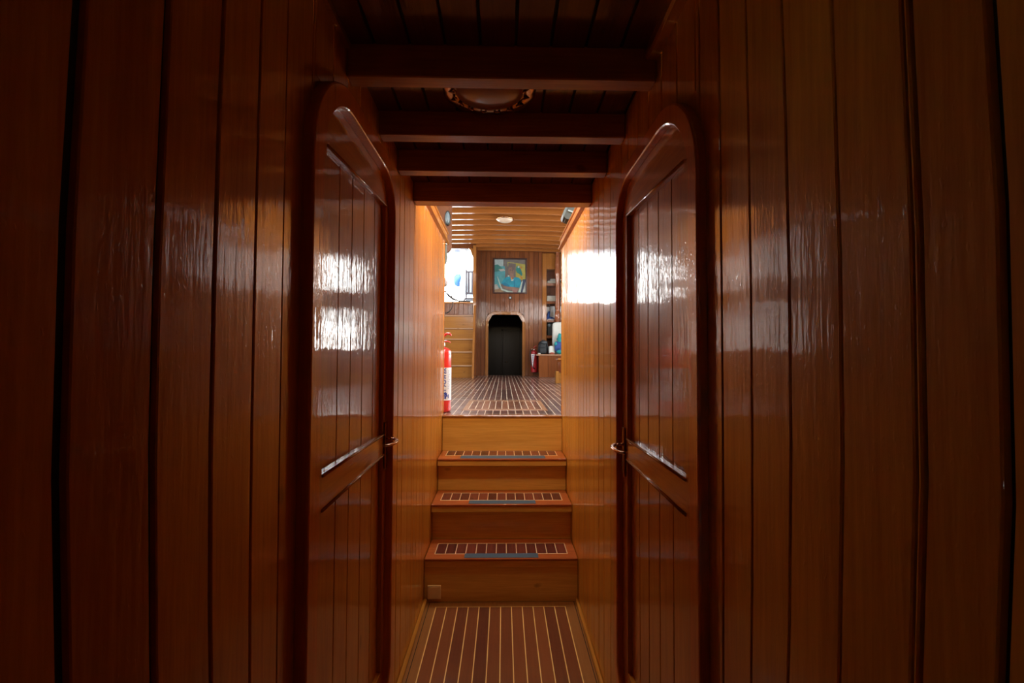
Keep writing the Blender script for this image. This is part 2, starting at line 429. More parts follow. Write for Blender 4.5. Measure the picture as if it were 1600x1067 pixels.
# four deck beams across the corridor
BEAMS = [(1.134, 1.183, .708, 'first deck beam, thickest looking, in front of the scalloped ceiling lamp'),
         (1.432, 1.484, .704, 'second deck beam, just past the scalloped ceiling lamp'),
         (1.687, 1.738, .692, 'third deck beam of the passage, between the lamp and the lit stairwell'),
         (1.986, 2.054, .678, 'last deck beam of the passage, at the edge of the lit stairwell')]
for (y0, y1, zb, lab) in BEAMS:
    mb = MB(); mb.box(-AL + .001, BR - .001, y0, y1, E + zb, roofz(y0) + .002, bev=.003)
    tag(mb.build('deck_beam', M['beam']), lab, 'beam', 'deck beams over the passage', 'structure')
mb = MB()
for (y0, y1) in ((-.8, 1.133),):
    mb.loops([[(BR, yy, roofz(yy) - .002), (BR - .030, yy, roofz(yy) - .002), (BR - .030, yy, roofz(yy) - .028), (BR - .024, yy, roofz(yy) - .034), (BR, yy, roofz(yy) - .034)] for yy in (y0, y1)], 0, .6, False, caps=True)
struct(mb.build('trim_1', M['trim']))
mb = MB()
mb.loops([[(-AL, yy, roofz(yy) - .002), (-AL + .012, yy, roofz(yy) - .002), (-AL + .012, yy, roofz(yy) - .018), (-AL, yy, roofz(yy) - .018)] for yy in (-.8, 1.133)], 0, .3, False, caps=True)
struct(mb.build('trim_2', M['beam']))

# scalloped ceiling lamp
lamp = thing('ceiling_lamp', (-.046, 1.308, roofz(1.3)), 'oval bronze coloured lamp with scalloped rim on the passage ceiling', 'lamp')
mb = MB(); n_l = 24
wob = lambda a, r, z: 1 + (.028 * abs(math.sin(a * n_l / 4)) - .014) * (1 if r > .1 else 0)
mb.lathe([(.060, 0), (.118, -.002), (.134, -.008), (.137, -.014), (.132, -.020), (.120, -.022), (.106, -.019), (.100, -.014)], (-.046, 1.308, roofz(1.3)), 96, sx=1, sy=.885, wob=wob)
rim = mb.build('rim', M['brass'], lamp)
for i in range(16):
    mb = MB(); a = 2 * PI * (i + .5) / 16; c, s_ = math.cos(a), math.sin(a)
    p0 = Vector((-.046 + .104 * c, 1.308 + .104 * .885 * s_, roofz(1.3) - .021)); d = Vector((-s_, c * .885, 0))
    q = [p0 + d * (-.010) + Vector((c, s_, 0)) * .016, p0 + d * (-.006) - Vector((0, 0, .004)), p0 + d * .002 - Vector((0, 0, .005)) - Vector((c, s_, 0)) * .003, p0 + d * .010 + Vector((c, s_, 0)) * .004]
    mb.tube(q, [.002, .004, .004, .0015], 8); mb.build('petal', M['brass'], lamp)
mb = MB(); mb.lathe([(.103, -.014), (.095, -.022), (.075, -.031), (.045, -.037), (.012, -.0385)], (-.046, 1.308, roofz(1.3)), 48, sy=.885)
mb.build('bowl', plain('smoked_amber_bowl', (.26, .11, .055), .3, coat=.6), lamp)

# ------------------------------------------------------------------ doors
def rrect(y0, y1, z0, z1, rs, n=10):
    pts = []
    if not isinstance(rs, tuple): rs = (rs,) * 4
    for (sy, sz, a0, r) in ((1, 1, 0, rs[0]), (0, 1, 90, rs[1]), (0, 0, 180, rs[2]), (1, 0, 270, rs[3])):
        cy = y1 - r if sy else y0 + r; cz = z1 - r if sz else z0 + r
        for i in range(n + 1):
            a = R(a0 + 90 * i / n); pts.append((cy + r * math.cos(a), cz + r * math.sin(a)))
    return pts
def door(idx, sgn, wx, D, fw, proud, pz, planks, rail, tilt):
    """D opening; pz=(panel top near, panel top far); planks: groove ys; rail=(top,bottom)"""
    y0, y1, z0, z1 = D
    root = bpy.data.objects.new('door_%d' % idx, None); COL.objects.link(root); root.location = (sgn * wx, y0, z0); struct(root)
    X = lambda d: sgn * (wx - d)
    # raised surround
    L = []
    for (o, d) in ((fw, 0.0), (fw, proud - .005), (fw - .0015, proud - .0015), (fw - .005, proud), (.004, proud), (.001, proud - .002), (0, proud - .005), (0, -.003)):
        rr = (.13 + o, .185 + o, .12 + o, .12 + o)
        L.append([(X(d), p[0], p[1]) for p in rrect(y0 - o, y1 + o, z0 - o, z1 + o, rr, 14)])
    mb = MB(); mb.loops(L, 0, .5, False); mb.build('door_surround', M['frame'], root)
    # thin bead round the leaf
    # leaf: stiles, rails; face just inside the wall plane
    f = .001; pn = y0 + (.070 if idx == 1 else .062); pf = y1 - (.034 if idx == 1 else .058)
    zt0, zt1 = E + pz[0], E + pz[1]; rt, rb = E + rail[0], E + rail[1]; zb = z0 + .10
    T = .032
    mb = MB()
    def slab(poly, tone, mat=0):
        mb.prism(poly, 0, X(-f), X(-f - T), mat, tone)
    slab([(y0, z0), (pn, z0), (pn, z1), (y0, z1)], .35)
    slab([(pf, z0), (y1, z0), (y1, z1), (pf, z1)], .4)
    mb.build('stile', M['door'], root)
    mb = MB()
    slab([(pn, zt0), (pf, zt1), (pf, z1), (pn, z1)], .45)
    slab([(pn, rb), (pf, rb + .012 * tilt), (pf, rt), (pn, rt)], .5)
    slab([(pn, z0), (pf, z0), (pf, zb), (pn, zb)], .4)
    mb.build('rail', M['doorx'], root)
    # tongue and groove panels, recessed
    mb = MB(); ys = [pn - .01] + planks + [pf + .01]
    for i in range(len(ys) - 1):
        a, b = ys[i] + .0018, ys[i + 1] - .0018
        for (za, zc) in ((zb - .01, rb + .02), (rt - .02, max(zt0, zt1) + .01)):
            mb.loops([[(X(-.034), a, z), (X(-.0165), a, z), (X(-.015), a + .0015, z), (X(-.015), b - .0015, z), (X(-.0165), b, z), (X(-.034), b, z)] for z in (za, zc)], 0, None, False, caps=True)
    mb.box(X(-.022), X(-.040), pn - .01, pf + .01, zb - .01, max(zt0, zt1) + .01, 1)
    mb.build('panel', [M['door'], M['groove']], root)
    # mouldings on the panel edges
    mb = MB()
    def bead(p, q): mb.tube([(X(.0005), p[0], p[1]), (X(.0005), q[0], q[1])], .0038, 8, tone=.8)
    bead((pn, zt0), (pf, zt1)); bead((pn, rt), (pf, rt)); bead((pn, rb), (pf, rb + .012 * tilt))
    mb.build('moulding', M['trim'], root)
    # handle
    hy = pf + (.016 if idx == 1 else .026); hz = E - .292
    h = MB(); h.box(X(.0005), X(.007), hy - .012, hy + .012, E - .395, E - .235, bev=.004); hp = h.build('lock_plate', M['brass'], root)
    h = MB()
    pts = [(X(.004), hy, hz), (X(.022), hy, hz)]
    for i in range(11):
        a = R(-20 + 205 * i / 10); pts.append((X(.026 + .026 * math.sin(max(0, a)) if a > 0 else .024), hy - .058 + .060 * math.cos(a), hz - .002))
    h.tube(pts, [.006] * 2 + [.0062] * 8 + [.0055, .005, .004], 12, flat=.8); h.build('lever_handle', M['brass'], root)
    h = MB(); h.lathe([(.0025, 0), (.004, .0008), (.004, .0012)], (X(.0065), hy, E - .345), 12, axis='x'); h.box(X(.0068), X(.0076), hy - .0014, hy + .0014, E - .362, E - .345)
    h.build('keyhole', M['black'], root)
    return root
door(1, -1, AL, DL, .055, .024, (.476, .507), [1.145, 1.2416, 1.344, 1.455], (-.277, -.355), .8)
door(2, 1, BR, DR, .045, .019, (.424, .445), [.99, 1.077, 1.1705, 1.259, 1.343], (-.270, -.345), .8)

# ------------------------------------------------------------------ stairs up to the saloon
st = thing('staircase', (0, 2.353, 0), 'short varnished wooden stairs with inlaid treads rising to the saloon', 'stairs')
TR = [(2.353, 2.60, .225, (-.359, .344, 2.408, 2.537), (-.200, .187, 2.361, 2.410)),
      (2.557, 2.80, .436, (-.361, .345, 2.626, 2.760), (-.195, .187, 2.565, 2.620)),
      (2.779, 3.03, .640, (-.364, .343, 2.863, 2.995), (-.266, .262, 2.787, 2.858))]
RZ = [(2.362, 0, .213), (2.602, .225, .424), (2.822, .436, .628), (3.010, .640, .860)]
for (y, z0, z1) in RZ:
    mb = MB(); mb.box(-AL + .002, BR - .002, y, y + .02, z0 + .0005, z1, tone=random.uniform(.5, .9)); mb.build('riser', M['riser'], st)
for i, (y0, y1, z, inl, sp) in enumerate(TR):
    mb = MB(); mb.box(-AL + .002, BR - .002, y0, RZ[i + 1][0], z - .013, z, bev=.003, tone=.5)
    t = mb.build('tread', M['tread'], st)
    mb = MB(); mb.box(-AL + .003, BR - .003, y0 + .004, y0 + .022, z - .046, z - .014, bev=.002, tone=.5); mb.build('nosing', M['riser'], t)
    x0, x1, a, b = inl; nC = 13; w = (x1 - x0) / nC
    mb = MB()
    for k in range(nC): mb.box(x0 + k * w, x0 + (k + 1) * w, a, b, z - .001, z + .0004)
    mb.build('dark_block_inlay', M['cell'], t)
    mb = MB(); g = .0021
    for k in range(nC + 1): mb.box(x0 + k * w - g, x0 + k * w + g, a, b, z, z + .0009)
    mb.box(x0 - g, x1 + g, a - g, a + g, z, z + .0010); mb.box(x0 - g, x1 + g, b - g, b + g, z, z + .0010)
    mb.build('pale_inlay', M['seam'], t)
    mb = MB(); mb.box(sp[0], sp[1], sp[2], sp[3], z - .001, z + .0022, bev=.0008); mb.build('antislip_strip', M['strip'], t)
mb = MB(); mb.box(-.388, -.318, 2.352, 2.362, .018, .088, bev=.003); mb.box(-.380, -.326, 2.350, 2.353, .026, .080, tone=.9)
tag(mb.build('cover_plate', M['cover']), 'small square cream cover plate low on the bottom stair riser', 'plate')

# ------------------------------------------------------------------ saloon shell
mb = MB(); mb.box(SX0, SX1, 3.012, SY1 + .3, SF - .05, SF)
struct(mb.build('floor_saloon', m_up), None)
mb = MB(); mb.box(-AL + .001, BR - .001, 3.003, 3.030, SF - .012, SF + .0015, bev=.003, tone=.8)
struct(mb.build('trim_3', M['trimx']))
h = thing('floor_hatch', (0, 3.3, SF), 'inlaid lift-out floor hatch just behind the top stair edge', 'hatch')
mb = MB(); mb.box(-.30, .325, 3.285, 3.96, SF - .01, SF + .0035, bev=.002); mb.build('hatch_panel', m_hatch, h)
mb = MB(); mb.lathe([(.022, 0), (.022, .0012), (.016, .0015), (.016, .0005)], (.012, 3.90, SF + .0036), 20); mb.build('finger_pull', M['brass'], h)

# side lockers that carry the corridor walls up to the saloon
for nm, s0, s1, zt, ye in (('wall_side_left', SX0, -AL - .03, E + .775, 3.05), ('wall_side_right', BR + .03, SX1, E + .735, 3.03)):
    mb = MB(); mb.box(s0, s1, SY0, ye - .022, 0.0, zt, 1)
    x = s0
    while x < s1 - .01:
        x2 = min(x + .09, s1); mb.box(x + .001, x2 - .001, ye - .022, ye, SF, zt, bev=.0015); x = x2
    struct(mb.build(nm, [M['locker'], M['locker']]))
# corner posts at the corridor mouth
for nm, x0, x1, y0, y1, z1 in (('trim_4', -AL - .03, -AL + .003, 3.034, 3.060, .775), ('trim_5', BR - .003, BR + .03, 3.014, 3.040, .735)):
    mb = MB(); mb.box(x0, x1, y0, y1, SF, E + z1, bev=.004); struct(mb.build(nm, M['trim']))
# capping mouldings along both wall tops
def capping(nm, sgn, wx, z, h, y1):
    mb = MB(); X = lambda d: sgn * (wx - d)
    prof = [(-.06, 0), (.004, 0), (.018, .006), (.018, .018), (.008, .026), (.004, .030), (.004, h - .012), (.012, h - .008), (.012, h), (-.06, h)]
    mb.loops([[(X(d), y, E + z + zz) for (d, zz) in prof] for y in (2.056, y1)], 0, .7, False, caps=True)
    struct(mb.build(nm, M['trim']))
capping('trim_6', -1, AL, .768, .085, 3.165); capping('trim_7', 1, BR, .715, .075, 3.09)

def side_wall(nm, x0, x1, zs):
    mb = MB()
    edges = [SY0] + [v for w in WINS for v in w] + [SY1]
    for i in range(0, len(edges), 2): mb.box(x0, x1, edges[i], edges[i + 1], SF, SC + .2)
    ze = [SF] + [v for w in zs for v in w] + [SC + .2]
    for (a, b) in WINS:
        for i in range(0, len(ze), 2): mb.box(x0, x1, a, b, ze[i], ze[i + 1])
    struct(mb.build(nm, M['bulk']))
side_wall('wall_saloon_left', SX0 - .05, SX0, WZ[0]); side_wall('wall_saloon_right', SX1, SX1 + .05, WZ[1])
wn = 0
for xx, s_, a, b, WINZ0, WINZ1 in [(q_[0], q_[1], a, b, p, q) for q_ in ((SX0, 1, 0), (SX1, -1, 1)) for (a, b) in WINS for (p, q) in WZ[q_[2]]]:
    if True:
        wn += 1; mb = MB()
        for (p, q, r_, t) in ((a - .04, a + .01, WINZ0, WINZ1), (b - .01, b + .04, WINZ0, WINZ1), (a - .04, b + .04, WINZ0 - .04, WINZ0 + .01), (a - .04, b + .04, WINZ1 - .01, WINZ1 + .04)):
            mb.box(xx, xx + s_ * .02, p, q, r_, t, bev=.003)
        struct(mb.build('window_%d' % wn, M['bulktrim']))
# aft wall of the saloon over the corridor roof, and roof
mb = MB(); a0, a1 = SY0 - .05, SY0 + .002
mb.box(SX0, SX1, a0, a1, E + .72, AZ0); mb.box(SX0, SX1, a0, a1, AZ1, SC + .2)
mb.box(SX0, AFTW[0][0], a0, a1, AZ0, AZ1); mb.box(AFTW[0][1], AFTW[1][0], a0, a1, AZ0, AZ1); mb.box(AFTW[1][1], SX1, a0, a1, AZ0, AZ1)
struct(mb.build('wall_saloon_back', M['bulk']))
mb = MB(); mb.box(SX0 - .05, SX1 + .05, 3.056, BY_ + .05, -.05, SF - .051); mb.box(SX0, SX1, 2.36, 3.056, -.05, -.001)
struct(mb.build('floor_base', M['groove']))
cam_z = lambda x: .055 * (1 - ((x + .1) / 1.8) ** 2)
def arch(mb, x0, x1, y0, y1, z0, z1, n=16, tone=None, c=.004):
    L = []
    for i in range(n + 1):
        x = x0 + (x1 - x0) * i / n; k = cam_z(x)
        L.append([(x, y0 + c, z0 + k), (x, y1 - c, z0 + k), (x, y1, z0 + c + k), (x, y1, z1 + k), (x, y0, z1 + k), (x, y0, z0 + c + k)])
    mb.loops(L, 0, tone, False, caps=True)
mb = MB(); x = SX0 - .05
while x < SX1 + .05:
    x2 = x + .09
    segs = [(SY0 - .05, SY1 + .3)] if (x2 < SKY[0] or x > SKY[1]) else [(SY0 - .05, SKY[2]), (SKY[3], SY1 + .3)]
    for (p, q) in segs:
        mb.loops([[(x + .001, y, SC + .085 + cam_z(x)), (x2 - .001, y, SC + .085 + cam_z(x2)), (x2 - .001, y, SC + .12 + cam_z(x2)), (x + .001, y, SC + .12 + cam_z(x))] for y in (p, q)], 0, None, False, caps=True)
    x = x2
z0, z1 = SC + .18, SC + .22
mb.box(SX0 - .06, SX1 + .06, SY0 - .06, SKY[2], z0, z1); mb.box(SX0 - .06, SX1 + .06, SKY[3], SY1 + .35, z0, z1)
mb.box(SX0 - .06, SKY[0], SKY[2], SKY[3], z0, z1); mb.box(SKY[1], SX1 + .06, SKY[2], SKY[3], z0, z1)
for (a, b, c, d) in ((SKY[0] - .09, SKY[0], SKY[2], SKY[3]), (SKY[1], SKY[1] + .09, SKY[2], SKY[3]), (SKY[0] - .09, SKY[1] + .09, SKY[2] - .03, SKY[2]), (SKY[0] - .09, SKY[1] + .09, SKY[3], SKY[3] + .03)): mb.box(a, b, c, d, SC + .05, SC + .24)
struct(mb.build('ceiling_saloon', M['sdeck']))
ordn = ['', 'second ', 'third ', 'fourth ', 'fifth ', 'sixth ', 'seventh ', 'eighth ', 'ninth ', 'tenth ', 'eleventh ', 'twelfth ']
for i in range(12):
    yb = 8.22 - i * .275
    mb = MB(); arch(mb, SX0 if yb < 7.9 else -.5, SX1, yb, yb + .055, SC, SC + .088)
    lab = ('curved varnished saloon beam closest to the bulkhead with the painting' if i == 0 else
           'curved varnished saloon beam, ' + ordn[i] + 'out from the bulkhead with the painting')
    tag(mb.build('saloon_beam', M['sbeam']), lab, 'beam', 'curved beams under the saloon ceiling', 'structure')

# far bulkhead with low arched doorway
BY = SY1; DX0, DX1, DZ1 = -.30, .36, E + .744
mb = MB(); x = -.52
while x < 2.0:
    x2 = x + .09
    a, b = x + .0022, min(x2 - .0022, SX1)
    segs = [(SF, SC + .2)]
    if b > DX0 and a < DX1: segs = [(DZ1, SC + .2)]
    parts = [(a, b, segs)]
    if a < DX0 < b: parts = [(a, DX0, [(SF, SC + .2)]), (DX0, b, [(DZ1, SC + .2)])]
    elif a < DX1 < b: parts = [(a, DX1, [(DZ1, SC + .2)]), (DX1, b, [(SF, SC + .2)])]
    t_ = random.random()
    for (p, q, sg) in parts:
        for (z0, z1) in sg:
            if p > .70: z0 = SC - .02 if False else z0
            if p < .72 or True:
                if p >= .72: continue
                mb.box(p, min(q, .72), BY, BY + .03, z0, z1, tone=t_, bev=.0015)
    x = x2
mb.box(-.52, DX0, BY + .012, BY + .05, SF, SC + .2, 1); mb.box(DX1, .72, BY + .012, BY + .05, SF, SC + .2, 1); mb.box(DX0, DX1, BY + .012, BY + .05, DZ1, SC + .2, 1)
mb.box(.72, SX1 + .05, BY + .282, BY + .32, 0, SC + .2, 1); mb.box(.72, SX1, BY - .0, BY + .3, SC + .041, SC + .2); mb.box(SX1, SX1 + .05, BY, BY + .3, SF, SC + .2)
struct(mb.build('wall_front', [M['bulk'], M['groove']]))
# doorway surround with rounded top corners
root = bpy.data.objects.new('door_3', None); COL.objects.link(root); root.location = (0, BY, SF); struct(root)
def archpts(x0, x1, z0, z1, r, n=10):
    pts = [(x0, z0)]
    for i in range(n + 1):
        a = R(180 - 90 * i / n); pts.append((x0 + r + r * math.cos(a), z1 - r + r * math.sin(a)))
    for i in range(n + 1):
        a = R(90 - 90 * i / n); pts.append((x1 - r + r * math.cos(a), z1 - r + r * math.sin(a)))
    pts.append((x1, z0)); return pts
L = []
for (o, d, r) in ((.058, 0, .20), (.058, .012, .20), (.052, .017, .195), (.040, .017, .185), (.036, .010, .18), (.006, .010, .135), (.002, .014, .13), (0, .014, .128), (0, -.06, .128)):
    L.append([(p[0], BY - d, p[1]) for p in archpts(DX0 - o + .012, DX1 + o - .012, SF, DZ1 + o - .012, r)])
mb = MB(); mb.loops(L, 0, .6, False, ring=False); mb.build('door_surround', M['bulktrim'], root)
mb = MB()
for (cx, sg) in ((DX0 + .012, 1), (DX1 - .012, -1)):
    mb.prism([(cx, DZ1 - .012), (cx + sg * .085, DZ1 - .012), (cx + sg * .072, DZ1 - .018), (cx + sg * .012, DZ1 - .125), (cx, DZ1 - .14)], 1, BY + .005, BY + .055, tone=.6)
mb.build('corner_brace', M['bulktrim'], root)
# dark passage beyond
mb = MB()
for (a, b, c, d, e, f_) in ((-.46, -.42, BY + .05, 10.9, .2, E + .9), (.48, .52, BY + .05, 10.9, .2, E + .9), (-.46, .52, BY + .05, 10.9, E + .86, E + .9), (-.46, .52, BY + .05, 10.9, .16, .20), (-.46, .52, 10.9, 10.94, .2, E + .9)):
    mb.box(a, b, c, d, e, f_)
struct(mb.build('wall_passage', M['dark']))
root = bpy.data.objects.new('door_4', None); COL.objects.link(root); root.location = (.1, 10.8, .2); struct(root)
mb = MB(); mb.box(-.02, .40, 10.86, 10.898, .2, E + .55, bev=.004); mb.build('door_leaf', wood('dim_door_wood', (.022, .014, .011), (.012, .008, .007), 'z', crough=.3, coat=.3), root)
mb = MB(); mb.box(-.06, -.02, 10.85, 10.898, .2, E + .59, bev=.003); mb.box(.40, .44, 10.85, 10.898, .2, E + .59, bev=.003); mb.box(-.06, .44, 10.85, 10.898, E + .55, E + .59, bev=.003)
mb.build('door_frame', M['dark'], root)
mb = MB(); mb.tube([(.03, 10.86, E - .2), (.03, 10.82, E - .2), (.10, 10.815, E - .2)], .007, 8); mb.build('door_handle', M['brass'], root)

# wall with the companionway opening
mb = MB(); y0, y1 = OPY, OPY + .05
mb.box(SX0, OPX0, y0, y1, SF, SC + .2); mb.box(OPX0, OPX1, y0, y1, SF, E + .70)
x = OPX0
while x < OPX1 - .005:
    x2 = min(x + .081, OPX1); mb.box(x + .002, x2 - .002, y0 - .002, y1, E + .70, OPZ0 - .02, bev=.0015); x = x2
mb.box(OPX0, OPX1, y0 + .008, y1, E + .70, OPZ0 - .02, 1)
mb.box(OPX0, OPX1, y0, y1, OPZ1, SC + .2); mb.box(OPX1, -.49, y0, SY1, SF, SC + .2)
struct(mb.build('wall_companionway', [M['bulk'], M['groove']]))
root = bpy.data.objects.new('door_5', None); COL.objects.link(root); root.location = (OPX1, OPY, OPZ0); struct(root)
mb = MB(); mb.box(OPX1, OPX1 + .055, y0 - .03, y1 + .04, E + .70, OPZ1 + .06, bev=.004, tone=.9); mb.box(OPX0 - .05, OPX0, y0 - .03, y1 + .04, E + .7, OPZ1 + .06, bev=.004)
mb.prism([(OPX1, OPZ1), (OPX1 - .085, OPZ1), (OPX1 - .05, OPZ1 - .03), (OPX1, OPZ1 - .17)], 1, y0 - .01, y1 + .01, tone=.8)
mb.build('door_jamb', M['bulktrim'], root)
mb = MB(); mb.box(OPX0, OPX1 + .02, y0 - .03, y1 + .05, OPZ0 - .022, OPZ0 + .003, bev=.004, tone=.9); mb.build('door_sill', M['trimx'], root)

# companionway ladder
lad = thing('ladder_stairs', (-.95, 7.6, SF), 'steep varnished wooden ladder steps climbing to the bright companionway opening', 'stairs')
tops = [E - .20, E + .033, E + .256, E + .446, E + .675]
yy = [7.62, 7.70, 7.78, 7.86, 7.94]
prev = SF
for i, (zt, yt) in enumerate(zip(tops, yy)):
    mb = MB(); mb.box(-1.35, -.535, yt, 7.99, prev, zt - .022, tone=random.uniform(.5, 1)); mb.build('riser', M['ladder'], lad)
    mb = MB(); mb.box(-1.36, -.532, yt - .018, 7.99, zt - .022, zt, bev=.004, tone=.9); mb.build('tread', wood('worn_tread', (.42, .26, .15), (.28, .15, .08), 'x', coat=.4, crough=.2), lad)
    prev = zt
mb = MB(); mb.prism([(7.50, SF), (7.60, SF), (7.96, E + .85), (7.89, E + .85)], 0, -.532, -.497, tone=.9); mb.build('stringer', M['bulktrim'], lad)

# ------------------------------------------------------------------ outside, beyond the opening
mb = MB(); mb.box(-6, 4, 8.75, 16, E + .86, E + .90); mb.box(-6, -.5, 8.06, 8.75, E + .86, E + .90)
struct(mb.build('ground_deck', M['deckw']), None)
ch = thing('deck_chair', (-.74, 9.35, E + .90), 'dark slatted wooden chair out on the sunlit deck', 'chair')
mb = MB()
for z in (E + 1.30, E + 1.76): mb.box(-.80, -.30, 9.50, 9.53, z - .04, z, bev=.005)
for i in range(6): mb.box(-.775 + i * .085, -.73 + i * .085, 9.505, 9.525, E + 1.30, E + 1.73, bev=.003)
mb.build('backrest', M['chairw'], ch)
mb = MB()
for i in range(5): mb.box(-.80, -.30, 9.06 + i * .09, 9.13 + i * .09, E + 1.10, E + 1.125, bev=.003)
mb.build('seat', M['chairw'], ch)
for (lx, ly, lt) in ((-.82, 9.52, 1.78), (-.30, 9.52, 1.78), (-.82, 9.06, 1.10), (-.30, 9.06, 1.10)):
    mb = MB(); mb.box(lx, lx + .035, ly - .02, ly + .015, E + .90, E + lt, bev=.004); mb.build('leg', M['chairw'], ch)
fe = thing('boat_fender', (-1.0, 10.1, E + 1.6), 'round white vinyl fender with blue end hanging outside the opening', 'fender')
mb = MB(); mb.lathe([(.02, -.36), (.12, -.33), (.25, -.22), (.30, -.08), (.30, .12), (.24, .25), (.14, .32), (.02, .34)], (-.66, 10.1, E + 1.58), 28, axis='x')
mb.build('body', M['fender'], fe)
mb = MB(); mb.lathe([(.02, -.13), (.08, -.12), (.13, -.08), (.15, -.02), (.14, .03), (.04, .05)], (-1.01, 10.1, E + 1.65), 20, axis='x'); mb.build('end_cap', M['fblue'], fe)
mb = MB(); mb.tube([(-.72, 10.1, E + 1.87), (-.75, 10.16, E + 2.35)], .012, 8); mb.tube([(-1.0, 10.1, E + 1.80), (-.98, 10.16, E + 2.32)], .012, 8); mb.build('rope', M['white'], fe)
aw = thing('awning', (-1.2, 11, E + 2.9), 'pale canvas awning edge over the outside deck', 'awning')
mb = MB(); mb.loops([[(-3.2, 10.2, E + 2.12), (-3.2, 13.5, E + 2.95)], [(-1.6, 10.2, E + 2.27), (-1.6, 13.5, E + 3.05)], [(0, 10.2, E + 2.42), (0, 13.5, E + 3.1)], [(1.8, 10.2, E + 2.42), (1.8, 13.5, E + 3.1)]], 0, ring=False)
mb.build('canvas', M['awn'], aw)
mb = MB(); mb.tube([(-3.2, 10.2, E + 2.12), (-1.6, 10.2, E + 2.27), (0, 10.2, E + 2.42), (1.8, 10.2, E + 2.42)], .018, 8); mb.build('boom', M['greypl'], aw)
for x_ in (-3.2, 1.8):
    mb = MB(); mb.tube([(x_, 10.2, E + .90), (x_, 10.2, E + (2.12 if x_ < 0 else 2.42))], .018, 8); mb.build('pole', M['greypl'], aw)
mb = MB()
for k in range(3):
    mb.tube([(-1.02 - .02 * k, 8.03, E + 1.05 + .03 * k), (-.93, 8.04, E + .975 + .012 * k), (-.82, 8.05, E + .94 + .004 * k), (-.72, 8.06, E + .928 + .006 * k)], .008, 8)
mb.tube([(-.82, 8.05, E + .932), (-.75, 8.06, E + .945), (-.68, 8.05, E + .934), (-.60, 8.05, E + .93)], .012, 8)
tag(mb.build('rope', plain('grey_rope', (.05, .045, .045), .8)), 'loose grey ropes lying over the sill of the companionway', 'rope')

# ------------------------------------------------------------------ hanging knee, lamp, cables on the saloon side
kn = thing('hanging_knee', (-.55, 4.0, SC), 'brown hanging wooden knee with rounded lower corner beside the opening', 'knee')
mb = MB(); pts = [(-.475, SC + .10), (-.475, E + 1.0)]
for i in range(9):
    a = R(0 - 90 * i / 8); pts.append((-.535 + .06 * math.cos(a), E + .965 + .06 * math.sin(a)))
pts += [(-.64, E + .905), (-.70, E + 1.0), (-.70, SC + .10)]
mb.prism(pts, 1, 4.0, 4.05, tone=.3); mb.build('board', wood('hanging_knee_wood', (.20, .075, .03), (.10, .034, .014), 'z', coat=.15, crough=.3, rough=.5), kn)
sl = thing('wall_lamp', (-.49, 3.98, E + 1.2), 'small oval dark metal lamp fixed on the hanging knee', 'lamp')
mb = MB(); mb.lathe([(.010, .0), (.034, -.004), (.036, -.012), (.030, -.018)], (-.507, 4.0, E + 1.21), 24, sx=.75, sy=1.9, axis='y'); mb.build('base', M['darkpl'], sl)
mb = MB(); mb.lathe([(.029, -.017), (.026, -.03), (.016, -.038), (.004, -.041)], (-.507, 4.0, E + 1.21), 24, sx=.7, sy=1.9, axis='y'); mb.build('lens', M['greypl'], sl)
gd = thing('wall_bracket', (-.42, 3.1, E + .70), 'grey-blue plastic bracket hanging at the end of the passage wall', 'bracket')
mb = MB(); mb.prism([(-.440, E + .745), (-.398, E + .745), (-.392, E + .66), (-.400, E + .615), (-.415, E + .625), (-.437, E + .66)], 1, 3.065, 3.10, tone=.5); mb.build('holder', M['greypl'], gd)
mb = MB(); mb.tube([(-.402, 3.075, E + .745), (-.400, 3.075, E + .765)], .006, 8); mb.build('hook', M['steel'], gd)
mb = MB(); mb.blob((-.425, 3.15, E + .50), (.030, .03, .032), 14, 10, p=.8)
cb_ = tag(mb.build('rope_bundle', plain('pale_grey_cord', (.40, .42, .50), .7)), 'pale grey bundled cord behind the passage wall corner', 'cord')
mb = MB(); pts = []
for i in range(25):
    t = i / 24; a = R(115 - 330 * t); pts.append((-.415 + .046 * math.cos(a) * (1.1 if t < .5 else 1), 3.2, E + .365 + .078 * math.sin(a) ))
mb.tube([(-.425, 3.062, E + .53), (-.44, 3.12, E + .49), (-.43, 3.19, E + .455)] + pts, .0035, 8)
tag(mb.build('cable', M['black']), 'thin black cable hanging in a loop beside the ladder steps', 'cable')

sp_ = thing('speaker', (.43, 2.75, E + .79), 'black tilted speaker box with pale grey front, on the capping moulding above the stairs', 'speaker')
mt = Matrix.Translation((.402, 2.72, E + .866)) @ Euler((R(-6), R(20), R(-2))).to_matrix().to_4x4()
mb = MB(); mb.prism([(-.028, -.048), (-.010, -.058), (.040, -.05), (.046, .046), (-.012, .056), (-.024, .042)], 1, -.032, .045, tone=.5)
mb.v = [tuple(mt @ Vector(p)) for p in mb.v]; mb.build('housing', M['darkpl'], sp_)
mb = MB(); mb.prism([(-.040, -.040), (-.026, -.056), (-.022, .052), (-.034, .040)], 1, -.036, .050, tone=.5)
mb.v = [tuple(mt @ Vector(p)) for p in mb.v]; mb.build('front_grille', plain('pale_grey_grille', (.05, .07, .08), .5), sp_)
mb = MB(); mb.box(-.015, .048, -.040, -.030, -.012, -.002, mtx=mt); mb.build('bracket', M['greypl'], sp_)
mb = MB(); mb.tube([(.41, 2.74, E + .788), (.408, 2.73, E + .83)], .008, 8); mb.build('foot', M['darkpl'], sp_)

